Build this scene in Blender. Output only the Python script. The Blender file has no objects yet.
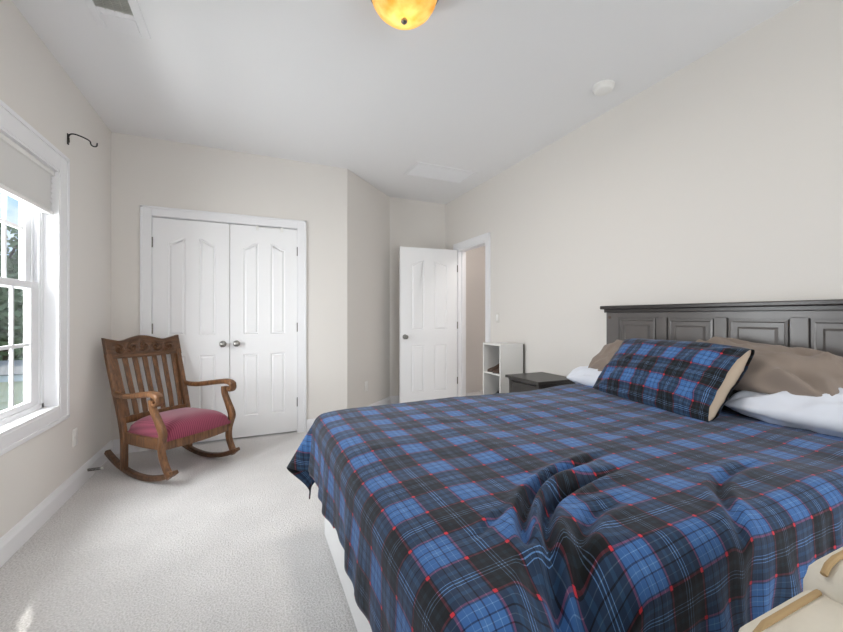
import bpy, bmesh, math, random
import numpy as np
from mathutils import Matrix, Vector
random.seed(7)
R = math.radians
S = bpy.context.scene
COL = S.collection

# ------------------------------------------------------------------ materials
def lin(r, g, b):
    f = lambda v: (v/255/12.92) if v/255 <= .04045 else ((v/255+.055)/1.055)**2.4
    return (f(r), f(g), f(b), 1)

def mat(name, col, rough=.5, metal=0, spec=.5, noise=None, bump=None, sheen=0, coat=0):
    """noise=(scale, amount) colour variation; bump=(scale, strength, distance)"""
    m = bpy.data.materials.new(name); m.use_nodes = True
    nt = m.node_tree; b = nt.nodes['Principled BSDF']
    b.inputs['Base Color'].default_value = col
    b.inputs['Roughness'].default_value = rough
    b.inputs['Metallic'].default_value = metal
    b.inputs['Specular IOR Level'].default_value = spec
    if sheen:
        b.inputs['Sheen Weight'].default_value = sheen
        b.inputs['Sheen Roughness'].default_value = .5
    if coat: b.inputs['Coat Weight'].default_value = coat
    tc = nt.nodes.new('ShaderNodeTexCoord')
    if noise:
        n = nt.nodes.new('ShaderNodeTexNoise'); n.inputs['Scale'].default_value = noise[0]; n.inputs['Detail'].default_value = 4
        nt.links.new(tc.outputs['Object'], n.inputs['Vector'])
        mx = nt.nodes.new('ShaderNodeMix'); mx.data_type = 'RGBA'
        a = noise[1]
        mx.inputs['A'].default_value = tuple(max(0, c*(1-a)) for c in col[:3])+(1,)
        mx.inputs['B'].default_value = tuple(min(1, c*(1+a)) for c in col[:3])+(1,)
        nt.links.new(n.outputs['Fac'], mx.inputs['Factor'])
        nt.links.new(mx.outputs['Result'], b.inputs['Base Color'])
    if bump:
        n2 = nt.nodes.new('ShaderNodeTexNoise'); n2.inputs['Scale'].default_value = bump[0]; n2.inputs['Detail'].default_value = 3
        nt.links.new(tc.outputs['Object'], n2.inputs['Vector'])
        bp = nt.nodes.new('ShaderNodeBump'); bp.inputs['Strength'].default_value = bump[1]; bp.inputs['Distance'].default_value = bump[2]
        nt.links.new(n2.outputs['Fac'], bp.inputs['Height']); nt.links.new(bp.outputs['Normal'], b.inputs['Normal'])
    return m

WALL = mat('wall_paint', lin(225, 221, 216), .85, spec=.2, bump=(60, .05, .002))
CEIL = mat('ceiling_paint', lin(236, 236, 237), .9, spec=.1, bump=(90, .05, .002))
TRIM = mat('white_trim_paint', lin(236, 236, 238), .4, spec=.4)
DOORW = mat('white_door_paint', lin(241, 241, 242), .42, spec=.4)
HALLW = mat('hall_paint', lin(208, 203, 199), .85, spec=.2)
NICKEL = mat('brushed_nickel', lin(150, 148, 144), .3, metal=1)
HINGE = mat('hinge_steel', lin(120, 118, 114), .4, metal=1)
PLAST = mat('white_plastic', lin(236, 235, 232), .35)
SWP = mat('ivory_plastic', lin(216, 212, 206), .4)
HBM = mat('headboard_wood', lin(94, 90, 88), .3, spec=.5, noise=(9, .15))
CAPM = mat('dark_cap_wood', lin(48, 43, 41), .3, spec=.5)
BLACK = mat('black_iron', lin(32, 30, 29), .5)
VENTDARK = mat('vent_shadowed_metal', lin(196, 196, 190), .7)
ESP = mat('espresso_wood', lin(56, 53, 51), .36, spec=.5, noise=(9, .25))
CREAM = mat('cream_upholstery', lin(212, 205, 191), .9, spec=.2, noise=(30, .05), bump=(220, .25, .002))
TAN = mat('tan_welt', lin(172, 146, 108), .85, spec=.2)
SKIRT = mat('white_base_fabric', lin(226, 226, 226), .9, spec=.1, bump=(160, .15, .001))
MATT = mat('mattress_ticking', lin(224, 224, 226), .9)
INSERT = mat('tan_cotton', lin(190, 172, 152), .85, spec=.2)
TAUPE = mat('taupe_cotton', lin(134, 121, 111), .85, spec=.2, sheen=.15, bump=(150, .1, .001))
WHITEP = mat('pale_blue_white_cotton', lin(215, 219, 228), .85, spec=.2, bump=(150, .1, .001))
SHELFW = mat('white_laminate', lin(228, 227, 224), .45)
SHELFB = mat('dark_backing', lin(58, 54, 50), .7)
BLIND = mat('blind_fabric', lin(238, 237, 235), .9, spec=.1); BLIND.node_tree.nodes['Principled BSDF'].inputs['Transmission Weight'].default_value = 0
SHOEB = mat('brown_leather', lin(84, 66, 56), .5)
SHOEK = mat('black_leather', lin(30, 29, 33), .4)
RUBBER = mat('white_rubber', lin(215, 214, 210), .6)

def carpet_mat():
    m = mat('carpet', lin(222, 219, 216), .97, spec=.05)
    nt = m.node_tree; b = nt.nodes['Principled BSDF']
    tc = nt.nodes.new('ShaderNodeTexCoord')
    n1 = nt.nodes.new('ShaderNodeTexNoise'); n1.inputs['Scale'].default_value = 130; n1.inputs['Detail'].default_value = 3
    n2 = nt.nodes.new('ShaderNodeTexNoise'); n2.inputs['Scale'].default_value = 3.5; n2.inputs['Detail'].default_value = 4
    for n in (n1, n2): nt.links.new(tc.outputs['Object'], n.inputs['Vector'])
    cr = nt.nodes.new('ShaderNodeValToRGB')
    cr.color_ramp.elements[0].position = .3; cr.color_ramp.elements[0].color = lin(196, 193, 191)
    cr.color_ramp.elements[1].position = .66; cr.color_ramp.elements[1].color = lin(230, 228, 227)
    nt.links.new(n1.outputs['Fac'], cr.inputs['Fac'])
    cr2 = nt.nodes.new('ShaderNodeValToRGB')
    cr2.color_ramp.elements[0].position = .35; cr2.color_ramp.elements[0].color = (.92, .92, .92, 1)
    cr2.color_ramp.elements[1].position = .65; cr2.color_ramp.elements[1].color = (1, 1, 1, 1)
    nt.links.new(n2.outputs['Fac'], cr2.inputs['Fac'])
    mx = nt.nodes.new('ShaderNodeMix'); mx.data_type = 'RGBA'; mx.blend_type = 'MULTIPLY'; mx.inputs['Factor'].default_value = 1
    nt.links.new(cr.outputs['Color'], mx.inputs['A']); nt.links.new(cr2.outputs['Color'], mx.inputs['B'])
    nt.links.new(mx.outputs['Result'], b.inputs['Base Color'])
    bp = nt.nodes.new('ShaderNodeBump'); bp.inputs['Strength'].default_value = .8; bp.inputs['Distance'].default_value = .01
    nt.links.new(n1.outputs['Fac'], bp.inputs['Height']); nt.links.new(bp.outputs['Normal'], b.inputs['Normal'])
    return m
CARPET = carpet_mat()

def wood_mat(name, c1, c2, rough=.4, axis=(1, 1, .12)):
    m = mat(name, c1, rough)
    nt = m.node_tree; b = nt.nodes['Principled BSDF']
    tc = nt.nodes.new('ShaderNodeTexCoord'); mp = nt.nodes.new('ShaderNodeMapping')
    mp.inputs['Scale'].default_value = axis
    nt.links.new(tc.outputs['Object'], mp.inputs['Vector'])
    n = nt.nodes.new('ShaderNodeTexNoise'); n.inputs['Scale'].default_value = 55; n.inputs['Detail'].default_value = 6; n.inputs['Roughness'].default_value = .65
    nt.links.new(mp.outputs['Vector'], n.inputs['Vector'])
    cr = nt.nodes.new('ShaderNodeValToRGB')
    cr.color_ramp.elements[0].position = .36; cr.color_ramp.elements[0].color = c1
    cr.color_ramp.elements[1].position = .64; cr.color_ramp.elements[1].color = c2
    nt.links.new(n.outputs['Fac'], cr.inputs['Fac']); nt.links.new(cr.outputs['Color'], b.inputs['Base Color'])
    bp = nt.nodes.new('ShaderNodeBump'); bp.inputs['Strength'].default_value = .15; bp.inputs['Distance'].default_value = .002
    nt.links.new(n.outputs['Fac'], bp.inputs['Height']); nt.links.new(bp.outputs['Normal'], b.inputs['Normal'])
    return m
OAK = wood_mat('golden_oak', lin(82, 54, 33), lin(130, 90, 57))
OAKD = wood_mat('dark_carved_oak', lin(72, 48, 31), lin(112, 78, 52), axis=(.12, 1, 1))

def glass_mat():
    m = bpy.data.materials.new('window_glass'); m.use_nodes = True
    nt = m.node_tree; nt.nodes.clear()
    o = nt.nodes.new('ShaderNodeOutputMaterial'); mx = nt.nodes.new('ShaderNodeMixShader')
    t = nt.nodes.new('ShaderNodeBsdfTransparent'); g = nt.nodes.new('ShaderNodeBsdfGlossy')
    g.inputs['Roughness'].default_value = .02; t.inputs['Color'].default_value = (.97, .98, .98, 1)
    mx.inputs[0].default_value = .06
    nt.links.new(t.outputs[0], mx.inputs[1]); nt.links.new(g.outputs[0], mx.inputs[2])
    nt.links.new(mx.outputs[0], o.inputs[0]); return m
GLASS = glass_mat()

def bowl_mat():
    m = mat('amber_alabaster_glass', lin(240, 190, 96), .35)
    nt = m.node_tree; b = nt.nodes['Principled BSDF']
    tc = nt.nodes.new('ShaderNodeTexCoord')
    n = nt.nodes.new('ShaderNodeTexNoise'); n.inputs['Scale'].default_value = 14; n.inputs['Detail'].default_value = 5
    nt.links.new(tc.outputs['Object'], n.inputs['Vector'])
    cr = nt.nodes.new('ShaderNodeValToRGB')
    cr.color_ramp.elements[0].position = .3; cr.color_ramp.elements[0].color = lin(233, 176, 78)
    cr.color_ramp.elements[1].position = .7; cr.color_ramp.elements[1].color = lin(250, 226, 150)
    nt.links.new(n.outputs['Fac'], cr.inputs['Fac'])
    nt.links.new(cr.outputs['Color'], b.inputs['Base Color']); nt.links.new(cr.outputs['Color'], b.inputs['Emission Color'])
    b.inputs['Emission Strength'].default_value = .2
    tr = nt.nodes.new('ShaderNodeBsdfTranslucent'); nt.links.new(cr.outputs['Color'], tr.inputs['Color'])
    mx = nt.nodes.new('ShaderNodeMixShader'); mx.inputs[0].default_value = .6
    nt.links.new(b.outputs[0], mx.inputs[1]); nt.links.new(tr.outputs[0], mx.inputs[2])
    nt.links.new(mx.outputs[0], nt.nodes['Material Output'].inputs['Surface'])
    return m
BOWL = bowl_mat()
BULB = mat('lit_bulb', (1, .9, .7, 1)); BULB.node_tree.nodes['Principled BSDF'].inputs['Emission Color'].default_value = (1, .85, .55, 1)
BULB.node_tree.nodes['Principled BSDF'].inputs['Emission Strength'].default_value = 6

PL = .19
def plaid_mat():
    m = bpy.data.materials.new('plaid_cotton'); m.use_nodes = True
    nt = m.node_tree; b = nt.nodes['Principled BSDF']
    b.inputs['Roughness'].default_value = .72; b.inputs['Specular IOR Level'].default_value = .25
    b.inputs['Sheen Weight'].default_value = .2; b.inputs['Sheen Roughness'].default_value = .45
    b.inputs['Sheen Tint'].default_value = (.75, .8, 1, 1)
    uv = nt.nodes.new('ShaderNodeUVMap'); sp = nt.nodes.new('ShaderNodeSeparateXYZ')
    nt.links.new(uv.outputs['UV'], sp.inputs[0])
    blue = lin(54, 97, 152); blue2 = lin(66, 110, 166); navy = lin(24, 34, 60); blk = lin(11, 12, 15)
    red = lin(150, 40, 56); lt = lin(122, 158, 200); teal = lin(20, 36, 46)
    # one repeat, as fractions: blue block in the middle edged with red, dark band with fine pale lines at the ends
    stops = [(0, lt), (.006, blk), (.038, lt), (.046, blk), (.12, teal), (.165, blk), (.252, red), (.276, navy),
             (.292, blue), (.36, lt), (.367, blue), (.43, navy), (.445, blue2), (.49, lt), (.498, blue2), (.55, navy), (.565, blue),
             (.63, lt), (.637, blue), (.706, navy), (.724, red), (.748, blk), (.835, teal), (.88, blk),
             (.954, lt), (.962, blk), (.994, lt)]
    outs = []; masks = []
    def mth(op, x, v):
        n_ = nt.nodes.new('ShaderNodeMath'); n_.operation = op
        nt.links.new(x, n_.inputs[0])
        if v is not None:
            if isinstance(v, float): n_.inputs[1].default_value = v
            else: nt.links.new(v, n_.inputs[1])
        return n_.outputs[0]
    for ax in ('X', 'Y'):
        f = mth('FRACT', mth('DIVIDE', sp.outputs[ax], PL), None)
        cr = nt.nodes.new('ShaderNodeValToRGB'); cr.color_ramp.interpolation = 'CONSTANT'
        el = cr.color_ramp.elements
        el[0].position = 0; el[0].color = stops[0][1]
        el[1].position = stops[1][0]; el[1].color = stops[1][1]
        for p, c in stops[2:]:
            e = el.new(p); e.color = c
        nt.links.new(f, cr.inputs['Fac']); outs.append(cr.outputs['Color'])
        masks.append(mth('LESS_THAN', mth('ABSOLUTE', mth('SUBTRACT', mth('ABSOLUTE', mth('SUBTRACT', f, .5), None), .237), None), .021))
    mx0 = nt.nodes.new('ShaderNodeMix'); mx0.data_type = 'RGBA'; mx0.inputs['Factor'].default_value = .5
    nt.links.new(outs[0], mx0.inputs['A']); nt.links.new(outs[1], mx0.inputs['B'])
    # threads crossing: between the plain average and the darker product
    ml = nt.nodes.new('ShaderNodeMix'); ml.data_type = 'RGBA'; ml.blend_type = 'MULTIPLY'; ml.inputs['Factor'].default_value = 1
    nt.links.new(outs[0], ml.inputs['A']); nt.links.new(outs[1], ml.inputs['B'])
    gm = nt.nodes.new('ShaderNodeGamma'); gm.inputs['Gamma'].default_value = .5; nt.links.new(ml.outputs['Result'], gm.inputs['Color'])
    m2 = nt.nodes.new('ShaderNodeMix'); m2.data_type = 'RGBA'; m2.inputs['Factor'].default_value = .72
    nt.links.new(mx0.outputs['Result'], m2.inputs['A']); nt.links.new(gm.outputs['Color'], m2.inputs['B'])
    mx = nt.nodes.new('ShaderNodeMix'); mx.data_type = 'RGBA'
    nt.links.new(mth('MULTIPLY', masks[0], masks[1]), mx.inputs['Factor'])
    nt.links.new(m2.outputs['Result'], mx.inputs['A']); mx.inputs['B'].default_value = lin(196, 44, 58)
    nt.links.new(mx.outputs['Result'], b.inputs['Base Color'])
    tc = nt.nodes.new('ShaderNodeTexCoord')
    n = nt.nodes.new('ShaderNodeTexNoise'); n.inputs['Scale'].default_value = 26; n.inputs['Detail'].default_value = 4
    nt.links.new(tc.outputs['Object'], n.inputs['Vector'])
    bp = nt.nodes.new('ShaderNodeBump'); bp.inputs['Strength'].default_value = .22; bp.inputs['Distance'].default_value = .008
    nt.links.new(n.outputs['Fac'], bp.inputs['Height']); nt.links.new(bp.outputs['Normal'], b.inputs['Normal'])
    return m
PLAID = plaid_mat()

def seat_mat():
    m = mat('crimson_striped_fabric', lin(150, 52, 78), .8, spec=.25, sheen=.3)
    nt = m.node_tree; b = nt.nodes['Principled BSDF']
    tc = nt.nodes.new('ShaderNodeTexCoord'); w = nt.nodes.new('ShaderNodeTexWave'); w.bands_direction = 'X'
    w.inputs['Scale'].default_value = 22; w.inputs['Distortion'].default_value = .3
    nt.links.new(tc.outputs['Object'], w.inputs['Vector'])
    cr = nt.nodes.new('ShaderNodeValToRGB')
    cr.color_ramp.elements[0].color = lin(116, 42, 64); cr.color_ramp.elements[1].color = lin(150, 70, 92)
    nt.links.new(w.outputs['Fac'], cr.inputs['Fac']); nt.links.new(cr.outputs['Color'], b.inputs['Base Color'])
    return m
SEATF = seat_mat()

# ------------------------------------------------------------------ object helpers
MATX = {}
def tag(o, label, cat, group=None, kind=None):
    o['label'] = label
    if cat: o['category'] = cat
    if group: o['group'] = group
    if kind: o['kind'] = kind
    return o
def thing(name, label, cat, loc=(0, 0, 0), rz=0, group=None):
    o = bpy.data.objects.new(name, None); COL.objects.link(o)
    o.location = loc; o.rotation_euler = (0, 0, rz); o.empty_display_size = .05
    MATX[o.name] = Matrix.Translation(loc) @ Matrix.Rotation(rz, 4, 'Z')
    return tag(o, label, cat, group)

class MB:
    """collects shapes; build() links them as ONE mesh object"""
    def __init__(s): s.bm = bmesh.new()
    def _add(s, vs, fs):
        v = [s.bm.verts.new(p) for p in vs]
        out = []
        for f in fs:
            try: out.append(s.bm.faces.new([v[i] for i in f]))
            except ValueError: pass
        return v, out
    def box(s, x0, y0, z0, x1, y1, z1, bev=0, seg=2):
        x0, x1 = min(x0, x1), max(x0, x1); y0, y1 = min(y0, y1), max(y0, y1); z0, z1 = min(z0, z1), max(z0, z1)
        vs = [(x, y, z) for z in (z0, z1) for y in (y0, y1) for x in (x0, x1)]
        v, f = s._add(vs, [(0, 2, 3, 1), (4, 5, 7, 6), (0, 1, 5, 4), (2, 6, 7, 3), (0, 4, 6, 2), (1, 3, 7, 5)])
        if bev:
            es = list({e for a in f for e in a.edges})
            bmesh.ops.bevel(s.bm, geom=es, offset=bev, segments=seg, affect='EDGES', profile=.5)
        return s
    def hexa(s, vs, bev=0):     # eight corners, ordered like box
        v, f = s._add(vs, [(0, 2, 3, 1), (4, 5, 7, 6), (0, 1, 5, 4), (2, 6, 7, 3), (0, 4, 6, 2), (1, 3, 7, 5)])
        if bev:
            es = list({e for a in f for e in a.edges})
            bmesh.ops.bevel(s.bm, geom=es, offset=bev, segments=2, affect='EDGES', profile=.5)
        return s
    def prism(s, poly, z0, z1):
        n = len(poly)
        s._add([(p[0], p[1], z0) for p in poly]+[(p[0], p[1], z1) for p in poly],
               [tuple(range(n))[::-1], tuple(range(n, 2*n))]+[(i, (i+1) % n, n+(i+1) % n, n+i) for i in range(n)])
        return s
    def extrude(s, poly3, d):   # planar polygon of 3D points pushed along d
        n = len(poly3); d = Vector(d)
        s._add([Vector(p) for p in poly3]+[Vector(p)+d for p in poly3],
               [tuple(range(n))[::-1], tuple(range(n, 2*n))]+[(i, (i+1) % n, n+(i+1) % n, n+i) for i in range(n)])
        return s
    def sweep(s, pts, lat, a, b, n=12, e=2.0, closed=False):
        """section: superellipse (exponent e), half-size a along lat, half-size b across; a,b numbers or per-point lists"""
        pts = [Vector(p) for p in pts]; N = len(pts)
        A = a if hasattr(a, '__len__') else [a]*N; B = b if hasattr(b, '__len__') else [b]*N
        rings = []
        for i, p in enumerate(pts):
            if closed: t = pts[(i+1) % N]-pts[i-1]
            else: t = pts[min(i+1, N-1)]-pts[max(i-1, 0)]
            t.normalize()
            L = Vector(lat); L = (L-t*L.dot(t)).normalized(); U = t.cross(L)
            ring = []
            for k in range(n):
                th = 2*math.pi*(k+.5)/n; c, q = math.cos(th), math.sin(th)
                ring.append(p+L*A[i]*math.copysign(abs(c)**(2/e), c)+U*B[i]*math.copysign(abs(q)**(2/e), q))
            rings.append(ring)
        fs = []
        M = N if closed else N-1
        for i in range(M):
            j = (i+1) % N
            for k in range(n): fs.append((i*n+k, i*n+(k+1) % n, j*n+(k+1) % n, j*n+k))
        if not closed:
            fs.append(tuple(range(n))[::-1]); fs.append(tuple((N-1)*n+k for k in range(n)))
        s._add([q for r in rings for q in r], fs); return s
    def tube(s, pts, r, n=10, closed=False):
        d = Vector(pts[-1])-Vector(pts[0])
        if closed: d = Vector(pts[1])-Vector(pts[0])
        lat = (0, 0, 1) if abs(d.normalized().z) < .8 else (1, 0, 0)
        return s.sweep(pts, lat, r, r, n, 2, closed)
    def lathe(s, prof, c, axis='z', n=28):
        """prof: (radius, height) pairs along the axis from c"""
        c = Vector(c)
        ax = {'z': (Vector((1, 0, 0)), Vector((0, 1, 0)), Vector((0, 0, 1))),
              'x': (Vector((0, 1, 0)), Vector((0, 0, 1)), Vector((1, 0, 0))),
              'y': (Vector((0, 0, 1)), Vector((1, 0, 0)), Vector((0, 1, 0)))}[axis] if isinstance(axis, str) else axis
        vs = []
        for r, h in prof:
            for k in range(n):
                t = 2*math.pi*k/n
                vs.append(c+ax[0]*r*math.cos(t)+ax[1]*r*math.sin(t)+ax[2]*h)
        m = len(prof)
        fs = [(i*n+k, i*n+(k+1) % n, (i+1)*n+(k+1) % n, (i+1)*n+k) for i in range(m-1) for k in range(n)]
        fs.append(tuple(range(n))[::-1]); fs.append(tuple((m-1)*n+k for k in range(n)))
        s._add(vs, fs); return s
    def grid(s, P):             # P: rows of points
        nr, nc = len(P), len(P[0])
        s._add([q for r in P for q in r], [(i*nc+j, i*nc+j+1, (i+1)*nc+j+1, (i+1)*nc+j) for i in range(nr-1) for j in range(nc-1)])
        return s
    def build(s, name, m, parent=None, smooth=True, local=False, angle=35):
        bm = s.bm
        bmesh.ops.remove_doubles(bm, verts=bm.verts, dist=1e-6)
        bmesh.ops.recalc_face_normals(bm, faces=bm.faces)
        me = bpy.data.meshes.new(name); bm.to_mesh(me); bm.free()
        if parent is not None and not local: me.transform(MATX[parent.name].inverted())
        me.materials.append(m)
        if smooth:
            me.shade_smooth()
            try: me.set_sharp_from_angle(angle=R(angle))
            except Exception: pass
        o = bpy.data.objects.new(name, me); COL.objects.link(o)
        if parent is not None:
            o.parent = parent; MATX[o.name] = MATX[parent.name].copy()
        else: MATX[o.name] = Matrix.Identity(4)
        return o

def struct(mb, name, m, label, cat, parent=None, smooth=True):
    o = mb.build(name, m, parent, smooth)
    if parent is None: tag(o, label, cat, kind='structure')
    return o

def catmull(pts, k=8):
    pts = [Vector(p) for p in pts]; P = [pts[0]*2-pts[1]]+pts+[pts[-1]*2-pts[-2]]
    out = []
    for i in range(1, len(P)-2):
        for j in range(k):
            t = j/k
            out.append(.5*((2*P[i])+(-P[i-1]+P[i+1])*t+(2*P[i-1]-5*P[i]+4*P[i+1]-P[i+2])*t*t+(-P[i-1]+3*P[i]-3*P[i+1]+P[i+2])*t**3))
    out.append(pts[-1]); return out

# ------------------------------------------------------------------ room shell
XL, XR, YC, YBK, YR, ZC = -1.085, 2.49, 4.05, 4.78, -1.75, 2.74
DX, DE = .935, 1.665
struct(MB().prism([(XL-.2, YR-.2), (XR+1.5, YR-.2), (XR+1.5, 5.2), (XL-.2, 5.2)], -.12, 0), 'floor', CARPET, 'pale cream cut pile carpet over the bedroom floor', 'floor')
struct(MB().prism([(XL-.2, YR-.2), (XR+1.5, YR-.2), (XR+1.5, 5.2), (XL-.2, 5.2)], ZC, ZC+.1), 'ceiling', CEIL, 'flat matte white ceiling of the bedroom', 'ceiling')

# window wall openings (y0, y1); the last two are added for daylight
WZ0, WZ1 = .62, 2.07
WINS = [(2.14, 3.07), (.72, 1.65), (-.9, .03)]
wl = MB(); TH = .14
ys = [YR-.15]+[v for w in sorted(WINS) for v in w]+[YC+.15]
for i in range(0, len(ys), 2): wl.box(XL-TH, ys[i], 0, XL, ys[i+1], ZC)
for a, b in WINS:
    wl.box(XL-TH, a, 0, XL, b, WZ0); wl.box(XL-TH, a, WZ1, XL, b, ZC)
struct(wl, 'wall_left', WALL, 'warm grey painted wall holding the window with the raised shade', 'wall', smooth=False)

CX0, CX1, CZ1 = -.797, .43, 2.055
wc = MB()
wc.box(XL, YC, 0, CX0, YC+.12, ZC); wc.box(CX1, YC, 0, DX, YC+.12, ZC); wc.box(CX0, YC, CZ1, CX1, YC+.12, ZC)
struct(wc, 'wall_front', WALL, 'warm grey wall around the white double closet doors', 'wall', smooth=False)
struct(MB().box(XL, YC+.45, 0, DX-.15, YC+.5, ZC), 'wall_closet', WALL, 'plain wall inside the closet behind its closed doors', 'wall')
struct(MB().prism([(DX, YC), (DE, YBK), (DE-.085, YBK+.085), (DX-.085, YC+.085)], 0, ZC), 'wall_diagonal', WALL,
       'angled grey wall section between closet wall and open door', 'wall', smooth=False)
struct(MB().box(DE, YBK, 0, XR, YBK+.12, ZC), 'wall_back', WALL, 'narrow grey wall behind the open white door', 'wall')
DY0, DY1, DZ1 = 3.755, 4.43, 2.045
wr = MB()
wr.box(XR, YR-.15, 0, XR+.11, DY0, ZC); wr.box(XR, DY1, 0, XR+.11, YBK+.12, ZC); wr.box(XR, DY0, DZ1, XR+.11, DY1, ZC)
struct(wr, 'wall_right', WALL, 'long warm grey wall behind the bed headboard', 'wall', smooth=False)
rw = MB(); rx0, rx1 = .85, 2.25
rw.box(XL, YR-.12, 0, rx0, YR, ZC); rw.box(rx1, YR-.12, 0, XR, YR, ZC); rw.box(rx0, YR-.12, 0, rx1, YR, .62); rw.box(rx0, YR-.12, 2.1, rx1, YR, ZC)
struct(rw, 'wall_rear', WALL, 'plain wall with a window closing the room opposite the closet', 'wall', smooth=False)
rf = MB()
for bx in ((rx0-.09, YR, .52, rx0, YR+.015, 2.19), (rx1, YR, .52, rx1+.09, YR+.015, 2.19), (rx0, YR, 2.1, rx1, YR+.015, 2.19), (rx0, YR, .52, rx1, YR+.015, .62),
           (rx0, YR-.09, .62, rx0+.05, YR-.05, 2.1), (rx1-.05, YR-.09, .62, rx1, YR-.05, 2.1), (rx0, YR-.09, 2.05, rx1, YR-.05, 2.1), (rx0, YR-.09, .62, rx1, YR-.05, .68), (rx0, YR-.09, 1.34, rx1, YR-.05, 1.385)): rf.box(*bx, bev=.003)
w4 = struct(rf, 'window_4', TRIM, 'wide white framed window in the rear wall', 'window', smooth=False)  # invented window behind the camera, there to let fill light in
MB().box(rx0+.04, YR-.072, .66, rx1-.04, YR-.068, 2.07).build('pane', GLASS, w4, False)
hw = MB(); hw.box(XR+1.0, 2.9, 0, XR+1.1, 5.2, ZC); hw.box(XR+.11, 5.1, 0, XR+1.0, 5.2, ZC); hw.box(XR+.11, 2.8, 0, XR+1.0, 2.9, ZC)
struct(hw, 'wall_hall', HALLW, 'shaded grey hallway wall seen through the open doorway', 'wall', smooth=False)

# baseboards
def baseboard(name, pts, nrm, label):
    """pts: two floor points, nrm: direction into the room"""
    (xa, ya), (xb, yb) = pts; nx, ny = nrm
    prof = [(0, 0), (.016, 0), (.016, .085), (.011, .1), (.007, .118), (0, .122)]
    m = MB()
    m.extrude([(xa+nx*t, ya+ny*t, z) for t, z in prof], (xb-xa, yb-ya, 0))
    return struct(m, name, TRIM, label, 'baseboard', smooth=False)
baseboard('baseboard_left', ((XL, YR), (XL, YC)), (1, 0), 'white baseboard along the window wall')
baseboard('baseboard_front', ((XL+.016, YC), (CX0-.085, YC)), (0, -1), 'short white baseboard between window wall and closet trim')
baseboard('baseboard_closet', ((CX1+.085, YC), (DX-.004, YC)), (0, -1), 'short white baseboard between closet trim and angled wall')
q = .7071
baseboard('baseboard_diagonal', ((DX+.006, YC+.006), (DE-.002, YBK-.002)), (q, -q), 'white baseboard on the angled wall')
baseboard('baseboard_back', ((DE+.01, YBK), (XR, YBK)), (0, -1), 'white baseboard behind the open door')
baseboard('baseboard_right', ((XR, YR), (XR, DY0-.085)), (-1, 0), 'white baseboard along the headboard wall')

# casings
def casing(name, path, out, nrm, label, w=.083, t=.018):
    """stepped trim: list of boxes given as (p0, p1) already in world axes"""
    m = MB()
    for bx in path: m.box(*bx, bev=.004)
    return struct(m, name, TRIM, label, 'trim', smooth=False)
w = .083
casing('trim_1', [(CX0-w, YC-.018, 0, CX0, YC, CZ1+w), (CX1, YC-.018, 0, CX1+w, YC, CZ1+w), (CX0, YC-.018, CZ1, CX1, YC, CZ1+w),
                  (CX0-w, YC-.024, 0, CX0-w+.02, YC-.017, CZ1+w), (CX1+w-.02, YC-.024, 0, CX1+w, YC-.017, CZ1+w), (CX0-w, YC-.024, CZ1+w-.02, CX1+w, YC-.017, CZ1+w),
                  (CX0, YC, 0, CX0+.002, YC+.1, CZ1), (CX1-.002, YC, 0, CX1, YC+.1, CZ1), (CX0, YC, CZ1-.002, CX1, YC+.1, CZ1)],
       None, None, 'white moulded casing around the closet doors')
casing('trim_2', [(XR-.018, DY0-w, 0, XR, DY0, DZ1+w), (XR-.018, DY1, 0, XR, DY1+w, DZ1+w), (XR-.018, DY0, DZ1, XR, DY1, DZ1+w),
                  (XR-.024, DY0-w, 0, XR-.017, DY0-w+.02, DZ1+w), (XR-.024, DY1+w-.02, 0, XR-.017, DY1+w, DZ1+w), (XR-.024, DY0-w, DZ1+w-.02, XR-.017, DY1+w, DZ1+w),
                  (XR-.005, DY0-.001, 0, XR+.115, DY0+.016, DZ1), (XR-.005, DY1-.016, 0, XR+.115, DY1+.001, DZ1), (XR-.005, DY0, DZ1-.016, XR+.115, DY1, DZ1),
                  (XR+.045, DY1-.03, 0, XR+.075, DY1-.015, DZ1-.016), (XR+.045, DY0+.015, 0, XR+.075, DY0+.03, DZ1-.016)],
       None, None, 'white casing and jamb around the open hallway doorway')

# ------------------------------------------------------------------ panelled door leaves
def panel_poly(x0, x1, z0, z1, arch=0, n=14):
    """outline anticlockwise from lower-left; arch>0: top rises toward x1, arch<0: toward x0"""
    pts = [(x0, z0), (x1, z0)]
    if not arch: return pts+[(x1, z1), (x0, z1)]
    for k in range(n+1):
        t = 1-k/n                     # from x1 to x0
        u = t if arch > 0 else 1-t
        pts.append((x0+(x1-x0)*t, z1+abs(arch)*(.5-.5*math.cos(math.pi*min(1, max(0, (u-.02)/.96))))))
    return pts
def inset(poly, d):
    n = len(poly); out = []
    for i in range(n):
        p0, p, p1 = Vector(poly[i-1]), Vector(poly[i]), Vector(poly[(i+1) % n])
        a = (p-p0).normalized(); b = (p1-p).normalized()
        na = Vector((-a.y, a.x)); nb = Vector((-b.y, b.x)); m = na+nb
        m = m/max(1e-6, m.length_squared)*2
        out.append(tuple(p+m*d*(1 if m.length < 3 else 3/m.length)))
    return out
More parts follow.
